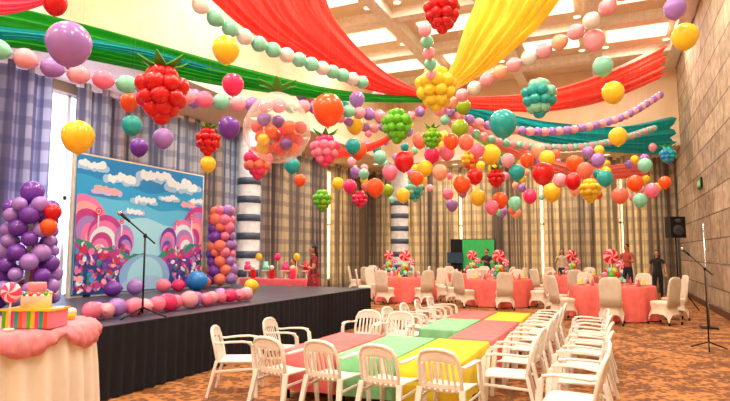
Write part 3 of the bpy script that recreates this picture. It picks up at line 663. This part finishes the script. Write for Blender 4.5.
# ---------------------------------------------------------------- people
def person(name,loc,rz,h,top,bottom,hair=M_hair,dress=False,long=False,arms=((.25,.02,1.13),(.27,.14,.92)),arms2=None,skin=M_skin,stride=.04):
    s=h/1.7; e=bpy.data.objects.new(name,None); scn.collection.objects.link(e); e.location=loc; e.rotation_euler=(0,0,rz)
    arms2=arms2 or arms; V=[];E=[];R=[]
    def v(p,r,par=None):
        V.append(Vector(p)*s); R.append((r[0]*s,r[1]*s) if isinstance(r,tuple) else (r*s,r*s)); i=len(V)-1
        if par is not None: E.append((par,i))
        return i
    pel=v((0,0,.95),(.15,.11)); sp_=v((0,.005,1.1),(.125,.095),pel); ch=v((0,0,1.28),(.155,.105),sp_); nb=v((0,-.005,1.43),.065,ch); nk=v((0,.01,1.52),.05,nb)
    for sx,(el,wr) in ((-1,arms),(1,arms2)):
        sh=v((sx*.165,0,1.385),.062,nb); E.pop(); E.append((ch,sh)); q=v((sx*el[0],el[1],el[2]),.042,sh); v((sx*wr[0],wr[1],wr[2]),.028,q)
        hp=v((sx*.09,0,.88),.092,pel); kn=v((sx*.1,.02+sx*stride,.49),.06,hp); ak=v((sx*.1,-.02+sx*stride,.085),.038,kn); v((sx*.115,.12+sx*stride,.035),.033,ak)
    me=bpy.data.meshes.new('sk'); me.from_pydata([tuple(a) for a in V],E,[]); o=bpy.data.objects.new('sk',me); scn.collection.objects.link(o)
    o.modifiers.new('s','SKIN'); sk=me.skin_vertices[0].data
    for i,r in enumerate(R): sk[i].radius=r
    sk[0].use_root=True
    ss=o.modifiers.new('u','SUBSURF'); ss.levels=2; ss.render_levels=2
    dg=bpy.context.evaluated_depsgraph_get(); m2=bpy.data.meshes.new_from_object(o.evaluated_get(dg)); bpy.data.objects.remove(o)
    m2.materials.clear()
    for m in (top,bottom,skin,M_dark): m2.materials.append(m)
    for p in m2.polygons:
        c=p.center/s; z=c.z
        if z>1.455: k=2
        elif abs(c.x)>.19 and z<1.25 and z>.8: k=2
        elif (abs(c.x)>.2 and z>=1.25 and (c.y>.12)): k=2
        elif z>.98: k=0
        elif z>.1: k=2 if dress and z<.6 else (0 if dress else 1)
        else: k=3
        p.material_index=k; p.use_smooth=True
    obj('body',m2,(0,0,0),0,e)
    hd=MB(); c=Vector((0,.02,1.595))*s
    hd.ell(c,(.073*s,.09*s,.105*s),skin,20,14)
    hd.ell(c+Vector((0,.012,-.05))*s,(.055*s,.07*s,.055*s),skin,14,10)
    hd.ell(c+Vector((0,.092,-.015))*s,(.013*s,.02*s,.025*s),skin,10,8)
    for sx in (-1,1):
        hd.ell(c+Vector((sx*.028,.078,.008))*s,(.013*s,.01*s,.008*s),M_white,10,6); hd.ell(c+Vector((sx*.028,.087,.008))*s,(.006*s,.004*s,.006*s),M_eye,8,6)
        hd.ell(c+Vector((sx*.028,.082,.03))*s,(.018*s,.008*s,.004*s),hair,8,6)
        hd.ell(c+Vector((sx*.075,0,-.005))*s,(.01*s,.02*s,.03*s),skin,8,6)
    hd.ell(c+Vector((0,.084,-.05))*s,(.024*s,.008*s,.007*s),M_lip,10,6)
    hd.ell(c+Vector((0,-.02,.025))*s,(.083*s,.092*s,.1*s),hair,20,12)
    if long:
        hd.rings([[c+Vector((q*math.cos(a),-.05+.45*q*math.sin(a)-.01*k,.03-.07*k))*s for a in [2*pi*i/14 for i in range(14)]] for k,q in enumerate((.07,.085,.09,.085,.07,.04))],hair)
    hd.build('head',(0,0,0),e)
    hn=MB()
    for sx,(el,wr) in ((-1,arms),(1,arms2)):
        w=Vector((sx*wr[0],wr[1],wr[2])); L=Vector((sx*el[0],el[1],el[2])); d=(w-L).normalized(); M_=d.to_track_quat('Z','X').to_matrix()
        hn.ell((w+d*.045)*s,(.022*s,.04*s,.05*s),skin,12,8,M_)
        Y=M_@Vector((0,1,0)); X=M_@Vector((1,0,0))
        for i,ln in enumerate((.06,.072,.066,.052)):
            b0=w+d*.08+Y*(i-1.5)*.019; hn.tube([b0*s,(b0+d*ln*.5+X*.006)*s,(b0+d*ln+X*.022)*s],[.0095*s,.0085*s,.006*s],skin,7)
        b0=w+d*.03+Y*.036; hn.tube([b0*s,(b0+d*.03+Y*.02)*s,(b0+d*.058+Y*.022+X*.01)*s],[.011*s,.01*s,.007*s],skin,7)
    hn.build('hands',(0,0,0),e)
    if dress:
        dr=MB(); nn=28
        dr.rings([[Vector((a_*math.cos(t)*(1+.04*math.sin(7*t)),b_*math.sin(t)*(1+.04*math.sin(7*t)),z))*s for t in [2*pi*i/nn for i in range(nn)]] for a_,b_,z in ((.25,.2,.48),(.22,.17,.7),(.19,.145,.9),(.145,.115,1.06))],bottom,True,False,False)
        dr.build('skirt',(0,0,0),e)
    return e
c_=lambda n_,h,h2=None: mat(n_,h,.8,c2=h2,scale=14)
fold=((.24,.05,1.13),(.12,.24,1.18)); up=((.26,.05,1.15),(.2,.27,1.28))
person('woman_in_patterned_dress',(-6.45,11.75,0),2.2,1.7,c_('dress_a','#281a1c','#c03038'),c_('dress_a2','#2a1a1e','#c83838'),dress=True,long=True,arms=fold)
q=P(627,260,19.0); person('man',(q.x,q.y,0),2.6,1.8,c_('shirt_red','#c85a4a'),c_('pants_b','#2a2e3c'),arms=fold)
q=P(562,260,21.5); person('woman',(q.x,q.y,0),3.3,1.65,c_('shirt_w','#d8c8b0'),c_('pants_c','#33384c'),long=True,arms=up)
q=P(657,262,18.0); person('woman_in_black',(q.x,q.y,0),3.0,1.58,c_('black_top','#22222a'),c_('pants_d','#1a1a20'),long=True)
q=P(487,262,22.0); person('waiter',(q.x,q.y,0),2.9,1.66,c_('shirt_k','#30303a'),c_('pants_e','#15151a'),arms=fold)
person('boy',(-8.0,13.4,0),2.8,1.35,c_('shirt_o','#f08a3a'),c_('pants_f','#3a4a7a'),arms=up)
l=bpy.data.lights.new('stage_uplight','SPOT'); l.energy=900; l.color=(.55,.5,1); l.spot_size=1.3; l.spot_blend=.6; l.shadow_soft_size=.15
o=bpy.data.objects.new('stage_uplight',l); scn.collection.objects.link(o); o.location=(-9.6,7.6,.4); o.rotation_euler=(Vector((-10.9,7.8,3.6))-o.location).to_track_quat('-Z','Y').to_euler()
w=bpy.data.worlds.new('world'); scn.world=w; w.use_nodes=True; w.node_tree.nodes['Background'].inputs[0].default_value=(.75,.85,1,1); w.node_tree.nodes['Background'].inputs[1].default_value=.6
